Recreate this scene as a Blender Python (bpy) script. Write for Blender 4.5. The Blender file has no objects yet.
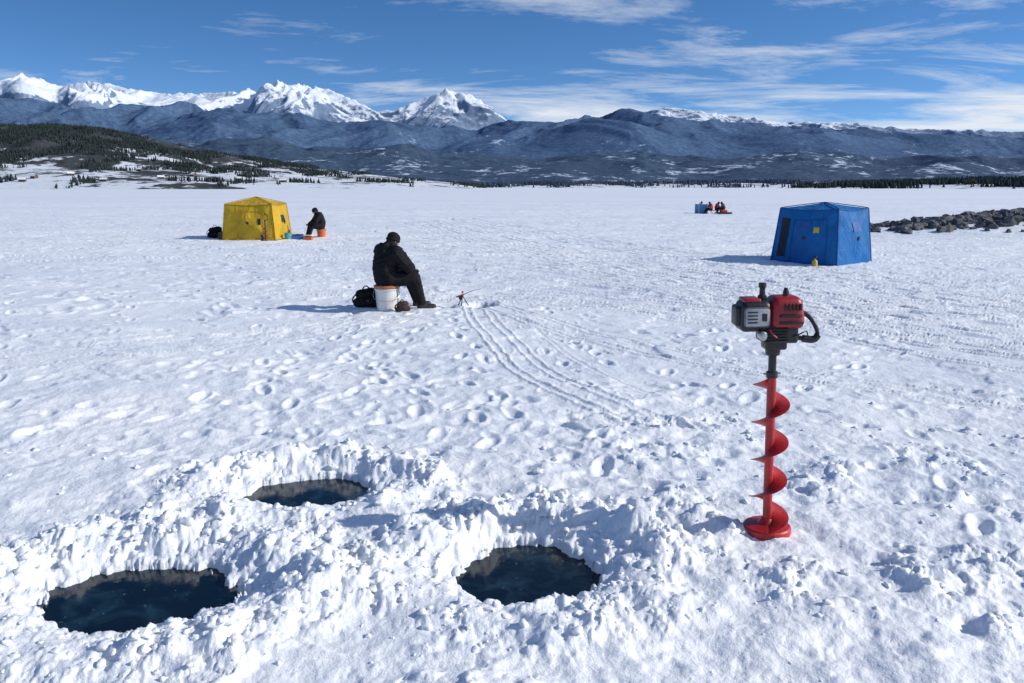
import bpy, bmesh, math, random
import numpy as np
from mathutils import Vector, Matrix, Quaternion
random.seed(7); RNG=np.random.default_rng(11)
S=bpy.context.scene
COL=S.collection
# ------------------------------------------------------------ noise
_perm=np.random.default_rng(3).permutation(1024).astype(np.int64)
_perm=np.concatenate([_perm,_perm])
_ang=np.random.default_rng(5).random(1024)*2*np.pi
_gx,_gy=np.cos(_ang),np.sin(_ang)
_r1=np.random.default_rng(6).random(1024); _r2=np.random.default_rng(8).random(1024); _r3=np.random.default_rng(9).random(1024)
def _h(ix,iy,seed): return _perm[(_perm[(ix+seed*37)&1023]+iy)&1023]
def pn(x,y,seed=0):
    ix=np.floor(x).astype(np.int64); iy=np.floor(y).astype(np.int64)
    fx=x-ix; fy=y-iy
    u=fx*fx*fx*(fx*(fx*6-15)+10); v=fy*fy*fy*(fy*(fy*6-15)+10)
    def g(a,b,dx,dy):
        h=_h(a,b,seed); return _gx[h]*dx+_gy[h]*dy
    n00=g(ix,iy,fx,fy); n10=g(ix+1,iy,fx-1,fy); n01=g(ix,iy+1,fx,fy-1); n11=g(ix+1,iy+1,fx-1,fy-1)
    return (n00*(1-u)+n10*u)*(1-v)+(n01*(1-u)+n11*u)*v*1.0
def fbm(x,y,o=4,seed=0,gain=.5):
    s=0;a=1
    for i in range(o):
        s=s+a*pn(x,y,seed+i*3); x=x*2.03+7.1; y=y*2.03+3.7; a*=gain
    return s
def ridged(x,y,o=5,seed=0,gain=.5):
    s=0;a=1;t=0
    for i in range(o):
        s=s+a*(1-2*np.abs(pn(x,y,seed+i*5))); t+=a; x=x*2.07+5.1; y=y*2.07+1.7; a*=gain
    return s/t
def worley(x,y,seed=0):
    ix=np.floor(x).astype(np.int64); iy=np.floor(y).astype(np.int64)
    best=np.full(x.shape,9.0); rr=np.zeros(x.shape)
    for a in(-1,0,1):
        for b in(-1,0,1):
            h=_h(ix+a,iy+b,seed)
            d=(ix+a+_r1[h]-x)**2+(iy+b+_r2[h]-y)**2
            m=d<best; best=np.where(m,d,best); rr=np.where(m,_r3[h],rr)
    return np.sqrt(best),rr
def sstep(a,b,x):
    t=np.clip((x-a)/(b-a),0,1); return t*t*(3-2*t)
# ------------------------------------------------------------ mesh helpers
def np_mesh(name,V,F,mats,smooth=True,parent=None,midx=None):
    V=np.asarray(V,dtype=np.float32); F=np.asarray(F,dtype=np.int32)
    me=bpy.data.meshes.new(name); k=F.shape[1]
    me.vertices.add(len(V)); me.vertices.foreach_set("co",V.ravel())
    me.loops.add(F.size); me.loops.foreach_set("vertex_index",F.ravel())
    me.polygons.add(len(F)); me.polygons.foreach_set("loop_start",np.arange(0,F.size,k,dtype=np.int32))
    if midx is not None: me.polygons.foreach_set("material_index",np.asarray(midx,dtype=np.int32))
    me.polygons.foreach_set("use_smooth",np.full(len(F),smooth))
    me.update(calc_edges=True)
    for m in (mats if isinstance(mats,list) else [mats]): me.materials.append(m)
    ob=bpy.data.objects.new(name,me); COL.objects.link(ob)
    if parent: ob.parent=parent
    return ob
def bm_obj(name,bm,mat,parent=None,smooth=True,auto=None):
    me=bpy.data.meshes.new(name); bm.normal_update(); bm.to_mesh(me); bm.free()
    for m in (mat if isinstance(mat,list) else [mat]): me.materials.append(m)
    me.polygons.foreach_set("use_smooth",[smooth]*len(me.polygons))
    if smooth and auto: me.set_sharp_from_angle(angle=math.radians(auto))
    ob=bpy.data.objects.new(name,me); COL.objects.link(ob)
    if parent: ob.parent=parent
    return ob
def empty(name,loc,yaw=0):
    e=bpy.data.objects.new(name,None); COL.objects.link(e); e.location=loc
    e.rotation_euler=(0,0,yaw); e.empty_display_size=.2
    return e
def rbox(name,lo,hi,mat,parent,bev=.01,seg=3,taper=None,rot=None):
    bm=bmesh.new(); bmesh.ops.create_cube(bm,size=1)
    c=[(a+b)/2 for a,b in zip(lo,hi)]; s=[b-a for a,b in zip(lo,hi)]
    for v in bm.verts:
        tx=1
        if taper and v.co.z>0: tx=taper
        v.co=Vector((v.co.x*s[0]*tx,v.co.y*s[1]*tx,v.co.z*s[2]))
    bmesh.ops.bevel(bm,geom=list(bm.edges),offset=bev,segments=seg,affect='EDGES',profile=.5)
    M=Matrix.Translation(c)
    if rot: M=M@rot
    bmesh.ops.transform(bm,matrix=M,verts=bm.verts)
    return bm_obj(name,bm,mat,parent,True,35)
def lathe(name,prof,mat,parent,loc=(0,0,0),n=32,rot=None):
    bm=bmesh.new(); rings=[]
    for r,z in prof:
        rings.append([bm.verts.new((r*math.cos(2*math.pi*i/n),r*math.sin(2*math.pi*i/n),z)) for i in range(n)])
    for a,b in zip(rings,rings[1:]):
        for i in range(n): bm.faces.new((a[i],a[(i+1)%n],b[(i+1)%n],b[i]))
    M=Matrix.Translation(loc)
    if rot: M=M@rot
    bmesh.ops.transform(bm,matrix=M,verts=bm.verts)
    return bm_obj(name,bm,mat,parent,True,35)
def tube(name,pts,r,mat,parent,n=10,smooth_it=2):
    P=[Vector(p) for p in pts]
    for _ in range(smooth_it):
        Q=[P[0]]
        for a,b in zip(P,P[1:]): Q+= [a.lerp(b,.25),a.lerp(b,.75)]
        Q.append(P[-1]); P=Q
    bm=bmesh.new(); rings=[]; up=Vector((0,0,1)); 
    for i,p in enumerate(P):
        t=(P[min(i+1,len(P)-1)]-P[max(i-1,0)]).normalized()
        a=t.cross(up)
        if a.length<.05: a=t.cross(Vector((0,1,0)))
        a.normalize(); b=t.cross(a).normalized()
        rr=r(i/(len(P)-1)) if callable(r) else r
        rings.append([bm.verts.new(p+a*rr*math.cos(2*math.pi*k/n)+b*rr*math.sin(2*math.pi*k/n)) for k in range(n)])
    for a,b in zip(rings,rings[1:]):
        for i in range(n): bm.faces.new((a[i],a[(i+1)%n],b[(i+1)%n],b[i]))
    bm.faces.new(rings[0][::-1]); bm.faces.new(rings[-1])
    bmesh.ops.recalc_face_normals(bm,faces=bm.faces)
    return bm_obj(name,bm,mat,parent,True,50)
# ------------------------------------------------------------ materials
def newmat(name):
    m=bpy.data.materials.new(name); m.use_nodes=True
    nt=m.node_tree; b=nt.nodes["Principled BSDF"]; return m,nt,b
def N(nt,t,**k):
    n=nt.nodes.new(t)
    for a,v in k.items(): setattr(n,a,v)
    return n
def mat(name,col,rough=.5,metal=0,var=.15,scale=12,bump=.0,bscale=60,spec=.5,coat=0):
    m,nt,b=newmat(name); L=nt.links
    tc=N(nt,"ShaderNodeTexCoord"); no=N(nt,"ShaderNodeTexNoise"); no.inputs["Scale"].default_value=scale; no.inputs["Detail"].default_value=5
    L.new(tc.outputs["Object"],no.inputs["Vector"])
    rp=N(nt,"ShaderNodeValToRGB"); e=rp.color_ramp.elements
    e[0].position=.3; e[1].position=.7
    e[0].color=tuple(c*(1-var) for c in col)+(1,); e[1].color=tuple(min(1,c*(1+var)) for c in col)+(1,)
    L.new(no.outputs["Fac"],rp.inputs["Fac"]); L.new(rp.outputs["Color"],b.inputs["Base Color"])
    b.inputs["Roughness"].default_value=rough; b.inputs["Metallic"].default_value=metal
    b.inputs["Specular IOR Level"].default_value=spec; b.inputs["Coat Weight"].default_value=coat
    if bump:
        n2=N(nt,"ShaderNodeTexNoise"); n2.inputs["Scale"].default_value=bscale; n2.inputs["Detail"].default_value=4
        L.new(tc.outputs["Object"],n2.inputs["Vector"])
        bp=N(nt,"ShaderNodeBump"); bp.inputs["Strength"].default_value=bump; bp.inputs["Distance"].default_value=.02
        L.new(n2.outputs["Fac"],bp.inputs["Height"]); L.new(bp.outputs["Normal"],b.inputs["Normal"])
    return m
def ramp(nt,fac,stops):
    r=N(nt,"ShaderNodeValToRGB"); e=r.color_ramp.elements
    while len(e)<len(stops): e.new(.5)
    for i,(p,c) in enumerate(stops):
        e[i].position=p; e[i].color=(c,c,c,1) if isinstance(c,(int,float)) else tuple(c)+(1,)
    nt.links.new(fac,r.inputs["Fac"]); return r.outputs["Color"]
def noise(nt,vec,scale,detail=5,rough=.5,sc=None,dist=0):
    if sc is not None:
        mp=N(nt,"ShaderNodeMapping"); mp.inputs["Scale"].default_value=sc; nt.links.new(vec,mp.inputs["Vector"]); vec=mp.outputs["Vector"]
    n=N(nt,"ShaderNodeTexNoise"); n.inputs["Scale"].default_value=scale; n.inputs["Detail"].default_value=detail; n.inputs["Roughness"].default_value=rough; n.inputs["Distortion"].default_value=dist
    nt.links.new(vec,n.inputs["Vector"]); return n.outputs["Fac"]
def mixc(nt,f,a,b,mode='MIX'):
    m=N(nt,"ShaderNodeMix",data_type='RGBA',blend_type=mode)
    for s,v in ((m.inputs[0],f),(m.inputs[6],a),(m.inputs[7],b)):
        if isinstance(v,(int,float)): s.default_value=v
        elif isinstance(v,tuple): s.default_value=v+(1,)
        else: nt.links.new(v,s)
    return m.outputs[2]
def math_(nt,op,a,b=None,c=None):
    m=N(nt,"ShaderNodeMath",operation=op)
    for i,v in enumerate((a,b,c)):
        if v is None: continue
        if isinstance(v,(int,float)): m.inputs[i].default_value=v
        else: nt.links.new(v,m.inputs[i])
    return m.outputs[0]

def snow_mat():
    m,nt,b=newmat("snow"); L=nt.links
    g=N(nt,"ShaderNodeNewGeometry"); P=g.outputs["Position"]
    big=noise(nt,P,.35,5,.6,(1,1,1)); 
    c=mixc(nt,ramp(nt,big,[(.42,0),(.62,1)]),(.85,.875,.91),(.92,.925,.935))
    streak=noise(nt,P,1,6,.62,(.018,.09,.1))
    c=mixc(nt,ramp(nt,streak,[(.46,0),(.6,.6)]),c,(.70,.76,.83))
    mids=noise(nt,P,1,6,.65,(.16,.55,.1),.6)
    c=mixc(nt,ramp(nt,mids,[(.50,0),(.62,.55)]),c,(.70,.76,.84))
    # compressed, icier snow in tracks and footprints, darkened also to paint in missing shading
    at=N(nt,"ShaderNodeAttribute",attribute_name="packed_shade")
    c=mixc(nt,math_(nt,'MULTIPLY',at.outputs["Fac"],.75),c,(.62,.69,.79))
    fine=noise(nt,P,38,5,.65)
    c=mixc(nt,.30,c,mixc(nt,ramp(nt,fine,[(.3,0),(.7,1)]),(.80,.84,.90),(.96,.96,.965)))
    L.new(c,b.inputs["Base Color"]); b.inputs["Roughness"].default_value=.5; b.inputs["Specular IOR Level"].default_value=.35
    f1=noise(nt,P,22,6,.65); f2=noise(nt,P,110,4,.6); f3=noise(nt,P,3.2,4,.6)
    h=math_(nt,'ADD',math_(nt,'MULTIPLY',f1,.028),math_(nt,'MULTIPLY',f2,.009))
    h=math_(nt,'ADD',h,math_(nt,'MULTIPLY',f3,.05))
    bp=N(nt,"ShaderNodeBump"); bp.inputs["Strength"].default_value=.5; bp.inputs["Distance"].default_value=1
    L.new(h,bp.inputs["Height"]); L.new(bp.outputs["Normal"],b.inputs["Normal"])
    return m
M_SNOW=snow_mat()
# ------------------------------------------------------------ GROUND (frozen lake)
HOLES=[(-1.80,3.57,.49,.35),(-1.30,4.91,.44,.30),(.08,3.81,.38,.36),(-.50,12.9,.20,.24)]
WATER_Z=-.065
ys=[-60,-30,-15,-8,-4,-2,-.8,.2,.8]
y=1.2
while y<95: ys.append(y); y*=1.0036
while y<9000: ys.append(y); y*=1.035
ys=np.array(ys)
NF=1260
uf=np.linspace(-1,1,NF)
side=np.array([1.06,1.2,1.5,2.1,3.2,5.5,10,16])
us=np.concatenate([-side[::-1],uf,side])
def wy(y): return .8*np.maximum(y,0)+1.15
Yg=np.repeat(ys[:,None],len(us),1); Xg=us[None,:]*wy(ys)[:,None]
R,C=Yg.shape
Z=np.zeros((R,C))
iy_mid=np.searchsorted(ys,95); iy_near=np.searchsorted(ys,12.0)
X1,Y1=Xg[:iy_mid],Yg[:iy_mid]
Z[:iy_mid]+=.05*fbm(X1*.22,Y1*.3,3,1)
Z[:iy_mid]+=.026*fbm(X1*.9,Y1*1.1,4,20)
pl=fbm(X1*.45+3,Y1*.8,5,40); Z[:iy_mid]+=.020*sstep(.0,.08,pl)*(Y1>3)
rough_=sstep(-.15,.35,fbm(X1*.3,Y1*.45,3,44))
Z[:iy_mid]+=.026*rough_*fbm(X1*3.2,Y1*4.2,4,47)*np.exp(-Y1/60)
Z[iy_mid:]+=.04*fbm(Xg[iy_mid:]*.05,Yg[iy_mid:]*.05,2,2)*np.exp(-Yg[iy_mid:]/400)
def bank(x,y):
    t=np.clip((x-13.5)/14,0,1.6)
    cy=34+.12*(x-14)
    wd=1.0+3.2*t
    return 1.05*np.power(t,.8)*np.exp(-((y-cy)/wd)**2)
Z[:iy_mid]+=bank(X1,Y1)
X2,Y2=Xg[:iy_near],Yg[:iy_near]
n0=fbm(X2*.7,Y2*.7,3,60)
churn=1-sstep(3.9,6.2,Y2+n0*1.8-.35*np.clip(X2,-1,2.5)+.55*np.clip(-X2-1.6,0,2))
mid=1-sstep(6,11.5,Y2+n0*2)
for cx,cy,rx,ry in HOLES[:3]:
    d=np.sqrt((X2-cx)**2+(Y2-cy)**2); churn=np.maximum(churn,1-sstep(.55,1.1,d+.3*n0))
wx=X2+.07*fbm(X2*5,Y2*5,3,70); wyy=Y2+.07*fbm(X2*5+9,Y2*5,3,75)
def lump(sc,seed,e=1.0):
    F1,r=worley(wx*sc,wyy*sc,seed)
    return np.maximum(0,1-(F1/(.40+.45*r))**2)**e*(r*.8+.2)*(r>.3)
dens=sstep(-.20,.40,fbm(X2*1.5,Y2*1.5,3,90))
cm=churn*(.22+.78*dens)+.06*mid
Z[:iy_near]+=cm*(.050*fbm(X2*2.2,Y2*2.2,3,80)+.050*lump(3.2,1,1.2)*dens+.032*lump(7,2,1)*(.25+.75*dens)+.013*lump(15,3,.9)+.006*lump(30,4,.8)+.022*fbm(X2*7,Y2*7,4,85,.5))
Z[:iy_near]+=mid*.014*fbm(X2*4.5,Y2*4.5,4,87)
# footprints / tracks
G=np.zeros((iy_mid,C))
def stamp(x,y,ang,ln,wd,dep,rim=.3,mode=0):
    Rm=max(ln,wd)*1.7
    a=np.searchsorted(ys,y-Rm); b=min(np.searchsorted(ys,y+Rm)+1,iy_mid)
    if b-a<1 or y<1.3: return
    w=wy(np.array([y-Rm,y+Rm])); u=[(x-Rm)/w[0],(x-Rm)/w[1],(x+Rm)/w[0],(x+Rm)/w[1]]
    c0=np.searchsorted(us,min(u)); c1=np.searchsorted(us,max(u))+1
    if c1-c0<2: return
    xx=Xg[a:b,c0:c1]-x; yy=Yg[a:b,c0:c1]-y
    ca,sa=math.cos(ang),math.sin(ang)
    p=(xx*ca+yy*sa)/ln; q=(-xx*sa+yy*ca)/wd
    d=np.sqrt(p*p+q*q)
    f=-dep*(1-sstep(.25,1.1,d))+rim*dep*np.exp(-((d-1.25)/.25)**2)
    if mode==0: G[a:b,c0:c1]+=f
    else: G[a:b,c0:c1]=np.where(f<0,np.minimum(G[a:b,c0:c1],f),np.maximum(G[a:b,c0:c1],f*(G[a:b,c0:c1]>-.005)))
def trail(x,y,ang,n,wob=.12,dep=.026,step=.62):
    for i in range(n):
        ang+=random.gauss(0,wob); x+=step*math.cos(ang); y+=step*math.sin(ang)
        s=.1 if i%2 else -.1
        for hx,hy,hr,hrr in HOLES:
            if math.hypot(x-hx,y-hy)<.75: break
        else:
            stamp(x-s*math.sin(ang),y+s*math.cos(ang),ang+random.gauss(0,.15),.15*random.uniform(.85,1.1),.062,dep*random.uniform(.5,1.3))
for i in range(9): trail(random.uniform(-2.2,1.5),random.uniform(4.6,6.5),math.radians(random.uniform(70,120)),random.randint(8,16))
for i in range(10): trail(-1.7+random.uniform(-1,1.5),11.5+random.uniform(-1.2,1.5),random.uniform(0,6.28),random.randint(8,18),.2)
for i in range(3): trail(random.uniform(-3,2),random.uniform(8,13),math.radians(random.uniform(70,120)),30,.06)
for i in range(4): trail(-1.5,13,math.radians(random.uniform(100,135)),34,.05)
for i in range(3): trail(random.uniform(2,4),7,math.radians(random.uniform(40,80)),30,.08)
for i in range(2): trail(random.uniform(-5,-3),6,math.radians(random.uniform(60,150)),14,.1)
for i in range(14): trail(-9+random.gauss(0,2.5),28.5+random.gauss(0,1.5),random.uniform(0,6.28),18,.2,.045)
for i in range(12): trail(7.5+random.gauss(0,2),18.6+random.gauss(0,1.2),random.uniform(0,6.28),16,.2,.035)
for i in range(420):
    yy=4.6+abs(random.gauss(0,1))*4.2; xx=random.gauss(-.5,1.8)*(.6+yy/11)
    if all(math.hypot(xx-h[0],yy-h[1])>.8 for h in HOLES):
        stamp(xx,yy,random.uniform(0,6.28),random.uniform(.06,.19),random.uniform(.05,.11),random.uniform(.006,.022))
for i in range(700):
    yy=random.uniform(12,45); xx=random.uniform(-.7,.7)*yy
    stamp(xx,yy,random.uniform(0,6.28),random.uniform(.12,.5),random.uniform(.1,.22),random.uniform(.012,.035))
def track(pts,w,dep,wav=0,rim=.4):
    P=[Vector((a,b)) for a,b in pts]
    for _ in range(3):
        Q=[P[0]]
        for a,b in zip(P,P[1:]): Q+=[a.lerp(b,.25),a.lerp(b,.75)]
        Q.append(P[-1]); P=Q
    for a,b in zip(P,P[1:]):
        L=(b-a).length; n=max(1,int(L/(w*.9))); an=math.atan2(b.y-a.y,b.x-a.x)
        for k in range(n):
            p=a.lerp(b,k/n)
            stamp(p.x,p.y,an,w*2,w*random.uniform(.9,1.1),dep*random.uniform(.75,1.15),rim,1)
sl=[(-.75,13),(-.6,11.4),(-.35,10.2),(-.05,8.6),(.18,7.8),(.55,6.9),(1.1,6.1)]
track(sl,.05,.036); track([(a+.30,b+.12) for a,b in sl],.05,.034); track([(a+.72,b+.3) for a,b in sl],.035,.018)
sl2=[(-1.0,14),(-.1,11.6),(1.0,9.8),(2.2,8.3),(3.6,7.2),(6,6.0)]
track(sl2,.05,.040); track([(a+.34,b+.22) for a,b in sl2],.05,.038)
rt=[(9,6.2),(7,7.7),(5.6,8.8),(4.9,10.1),(4.1,12.2),(3.2,15),(1.9,18),(.6,22),(-2,30),(-6,45)]
for o,w,d in ((0,.08,.065),(.5,.08,.06),(1.3,.16,.075),(1.75,.07,.05),(2.6,.15,.075),(3.1,.07,.05),(4.3,.15,.07),(5.2,.10,.065),(6.4,.16,.07),(-.8,.07,.045)):
    track([(a+o*.55+random.gauss(0,.06),b+o*.8+random.gauss(0,.06)) for a,b in rt],w,d)
for k in range(8):
    yy=8.6+k*1.35; j=random.uniform(-.5,.5)
    q_=[(14,yy-1.9+j),(9,yy+.0),(6,yy+1.0),(3.2,yy+2.6),(0,yy+4.8+k*.6),(-6,yy+6+k*2)]
    track(q_,.09,.065); track([(a,b+.42+.02*b) for a,b in q_],.09,.06)
lt_=[(-.3,13.5),(1.2,12.6),(3.0,10.8),(5.2,9.9),(9,9.4)]
for o in (0,.45,1.1): track([(a+o*.2,b+o) for a,b in lt_],.06,.045)
for k in range(5):
    yy=20+k*5; q_=[(-25,yy+4),(-12,yy),(2,yy+2),(15,yy-1),(30,yy-3)]; track(q_,.16,.08); track([(a,b+1.1) for a,b in q_],.16,.08)
for k in range(3):
    track([(-6,8+k*.5),(-4.2,8.8+k*.6),(-2.6,10.4+k*.5),(-1.8,11.6)],.05,.03)
Z[:iy_mid]+=G
PACK_SHADE=np.zeros((R,C)); PACK_SHADE[:iy_mid]=np.clip(-G/.05,0,1)
# hole rims and pits
for k,(cx,cy,rx,ry) in enumerate(HOLES):
    a=np.searchsorted(ys,cy-2.2); b=np.searchsorted(ys,cy+2.2)
    xx=Xg[a:b]; yy=Yg[a:b]
    q=np.sqrt(((xx-cx)/rx)**2+((yy-cy)/ry)**2)
    q=q*(1+.20*fbm(xx*2.6+k*9,yy*2.6,3,110)+.14*fbm(xx*11,yy*11,4,115,.6))
    amp=.068 if k<3 else .02
    farside=.50+.60*sstep(-.3,.3,(yy-cy)/ry)
    z=Z[a:b]
    z=z*(.45+.55*sstep(1.0,1.6,q))+amp*farside*np.exp(-((q-1.70)/.40)**2)*(1+1.1*fbm(xx*3,yy*3,3,120))
    ice=sstep(1.28,.98,q)
    z=z*(1-ice)+ice*(-.026+.028*fbm(xx*8,yy*8,4,130,.55))
    pit=sstep(.99,.80,q)
    z=z*(1-pit)+(-.34)*pit
    Z[a:b]=z; PACK_SHADE[a:b]=np.maximum(PACK_SHADE[a:b],.55*sstep(1.12,.95,q))
V=np.stack([Xg.ravel(),Yg.ravel(),Z.ravel()],1)
idx=np.arange(R*C).reshape(R,C)
F=np.stack([idx[:-1,:-1].ravel(),idx[:-1,1:].ravel(),idx[1:,1:].ravel(),idx[1:,:-1].ravel()],1)
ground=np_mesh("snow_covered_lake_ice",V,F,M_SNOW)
at_=ground.data.attributes.new("packed_shade",'FLOAT','POINT'); at_.data.foreach_set("value",PACK_SHADE.ravel().astype(np.float32))
def gz(x,y):
    x=np.atleast_1d(np.asarray(x,float)); y=np.atleast_1d(np.asarray(y,float))
    r=np.clip(np.searchsorted(ys,y)-1,0,R-2); fy=(y-ys[r])/(ys[r+1]-ys[r])
    u=x/wy(y); c=np.clip(np.searchsorted(us,u)-1,0,C-2); fx=(u-us[c])/(us[c+1]-us[c])
    return (Z[r,c]*(1-fx)+Z[r,c+1]*fx)*(1-fy)+(Z[r+1,c]*(1-fx)+Z[r+1,c+1]*fx)*fy
# water
def water_mat():
    m,nt,b=newmat("hole_water"); g=N(nt,"ShaderNodeNewGeometry"); P=g.outputs["Position"]
    n=noise(nt,P,5,7,.6,None,.4); n2=noise(nt,P,26,5,.6)
    c=mixc(nt,ramp(nt,n,[(.50,0),(.75,1)]),(.003,.009,.016),(.018,.050,.075))
    c=mixc(nt,ramp(nt,n2,[(.68,0),(.73,.55)]),c,(.25,.34,.40))
    nt.links.new(c,b.inputs["Base Color"])
    nt.links.new(ramp(nt,n,[(.45,.05),(.7,.2)]),b.inputs["Roughness"])
    bp=N(nt,"ShaderNodeBump"); bp.inputs["Strength"].default_value=.10; bp.inputs["Distance"].default_value=.02
    nt.links.new(n,bp.inputs["Height"]); nt.links.new(bp.outputs["Normal"],b.inputs["Normal"])
    b.inputs["IOR"].default_value=1.33
    return m
MW=water_mat()
for k,(cx,cy,rx,ry) in enumerate(HOLES):
    bm=bmesh.new(); bmesh.ops.create_circle(bm,cap_ends=True,segments=64,radius=1)
    for v in bm.verts: v.co=Vector((cx+v.co.x*rx*1.25,cy+v.co.y*ry*1.25,WATER_Z))
    bm_obj("water" if k==0 else "water.%03d"%k,bm,MW)
# ------------------------------------------------------------ scattered lumps
def ico(sub):
    bm=bmesh.new(); bmesh.ops.create_icosphere(bm,subdivisions=sub,radius=1)
    v=np.array([x.co[:] for x in bm.verts]); f=np.array([[q.index for q in p.verts] for p in bm.faces]); bm.free(); return v,f
def variants(sub,n,amp,cut=0,seed=0):
    v,f=ico(sub); out=[]; rg=np.random.default_rng(seed)
    for k in range(n):
        o=rg.random(3)*50
        d=1+amp*(fbm(v[:,0]*1.3+o[0],v[:,1]*1.3+v[:,2]*.9+o[1],3,k)+fbm(v[:,2]*1.4+o[2],v[:,0]*1.1,3,k+5))
        w=v*d[:,None]
        for c in range(cut):
            nn=rg.normal(size=3); nn/=np.linalg.norm(nn); lim=.45+.3*rg.random()
            pj=w@nn; w=w-np.maximum(0,pj-lim)[:,None]*nn[None,:]
        out.append(w)
    return out,f
def scatter(name,P,Sz,mat,sub=2,amp=.6,cut=0,seed=0,smooth=True,flat=(.6,.9)):
    vs,f=variants(sub,12,amp,cut,seed); rg=np.random.default_rng(seed+1)
    VV=[];FF=[];off=0
    for p,s in zip(P,Sz):
        v=vs[rg.integers(12)]
        q=Quaternion(rg.normal(size=4)).normalized(); M=np.array(q.to_matrix())
        w=(v@M.T)*s*np.array([rg.uniform(.8,1.25),rg.uniform(.8,1.25),rg.uniform(*flat)])
        VV.append(w+p); FF.append(f+off); off+=len(v)
    return np_mesh(name,np.concatenate(VV),np.concatenate(FF),mat,smooth)
n=22000
px=RNG.uniform(-4.5,4.5,n); py=1.8+RNG.random(n)**1.0*5.2
nn=fbm(px*1.5,py*1.5,3,90)
dmin=np.full(n,9.); 
for cx,cy,rx,ry in HOLES[:3]: dmin=np.minimum(dmin,np.hypot((px-cx)/(rx),(py-cy)/(ry)))
prob=(1-sstep(3.9,6.6,py-.35*np.clip(px,-1,2.5)+.5*np.clip(-px-1.6,0,2)))*(.02+.42*sstep(-.05,.45,nn))+.6*np.exp(-((dmin-1.6)/.45)**2)+.012
keep=(RNG.random(n)<prob)&(dmin>1.13)
px,py,dm=px[keep],py[keep],dmin[keep]; sz=.005+.026*RNG.random(len(px))**2.8
big=(RNG.random(len(px))<.03)&(dm>1.35); sz[big]*=1.7
pz=gz(px,py)+sz*.05
scatter("snow_chunks",np.stack([px,py,pz],1),sz,M_SNOW,2,.8,4,5,True,(.5,.9))
# ------------------------------------------------------------ rock point
M_ROCK=mat("rock",(.095,.097,.105),.85,0,.55,1.6,.6,14)
n=3000
t=RNG.random(n); rx_=14.3+t*18; cyr=34+.12*(rx_-14); ry_=cyr+RNG.normal(size=n)*(.25+1.5*np.clip((rx_-13.5)/14,0,1.4))-.3
nr_=fbm(rx_*.8,ry_*.8,3,650); kk=nr_>-.12; rx_,ry_=rx_[kk],ry_[kk]; n=len(rx_)
rz=gz(rx_,ry_); sz=(.10+.28*RNG.random(n)**2)*(.5+.55*np.clip((rx_-13)/8,0,1))
rock=scatter("rock_pile",np.stack([rx_,ry_,rz+sz*.15],1),sz,M_ROCK,2,.5,5,21,False,(.6,1))
# ------------------------------------------------------------ terrain ranges
def terr(name,tab,r0,rc,r1,nc,nr,matl,amp,fs,seed,sharp=1.0,a0=-1.3,a1=1.3,gain=.5,smoothcols=10):
    a=np.linspace(a0,a1,nc); r=r0+(r1-r0)*np.linspace(0,1,nr)
    A,Rr=np.meshgrid(a,r); X=A*Rr; Y=Rr
    T=np.array(tab,float)/1000; e=np.interp(a,T[:,0],T[:,1])
    up=np.clip((Rr-r0)/(rc-r0),0,1); dn=np.clip((r1-Rr)/(r1-rc),0,1)
    prof=np.where(Rr<rc,up**sharp,.5+.5*dn)
    wX=X+.35*fs*fbm(X/fs,Y/fs,3,seed+50); wY=Y+.35*fs*fbm(X/fs+31,Y/fs,3,seed+55)
    rd=ridged(wX/fs,wY/fs,7,seed,gain)
    h=np.maximum(e[None,:],.0)*rc*prof*(1+amp*(rd-.55)*2*np.clip(1.25-prof*.45,0,1))
    el=(h/Rr).max(0); k=np.where(el>1e-5,e/np.maximum(el,1e-5),1)
    w=np.hanning(smoothcols*2+1); w/=w.sum(); k=np.convolve(np.pad(k,smoothcols,mode='edge'),w,'valid')
    h=h*k[None,:]-2.5*(1-np.clip(h*.2,0,1))
    V=np.stack([X.ravel(),Y.ravel(),h.ravel()],1); idx=np.arange(nc*nr).reshape(nr,nc)
    F=np.stack([idx[:-1,:-1].ravel(),idx[:-1,1:].ravel(),idx[1:,1:].ravel(),idx[1:,:-1].ravel()],1)
    ob=np_mesh(name,V,F,matl)
    def samp(aa,rr):
        ci=(aa-a0)/(a1-a0)*(nc-1); ri=(rr-r0)/(r1-r0)*(nr-1)
        c=np.clip(ci.astype(int),0,nc-2); q=np.clip(ri.astype(int),0,nr-2); fx=ci-c; fy=ri-q
        return (h[q,c]*(1-fx)+h[q,c+1]*fx)*(1-fy)+(h[q+1,c]*(1-fx)+h[q+1,c+1]*fx)*fy
    return ob,samp
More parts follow.
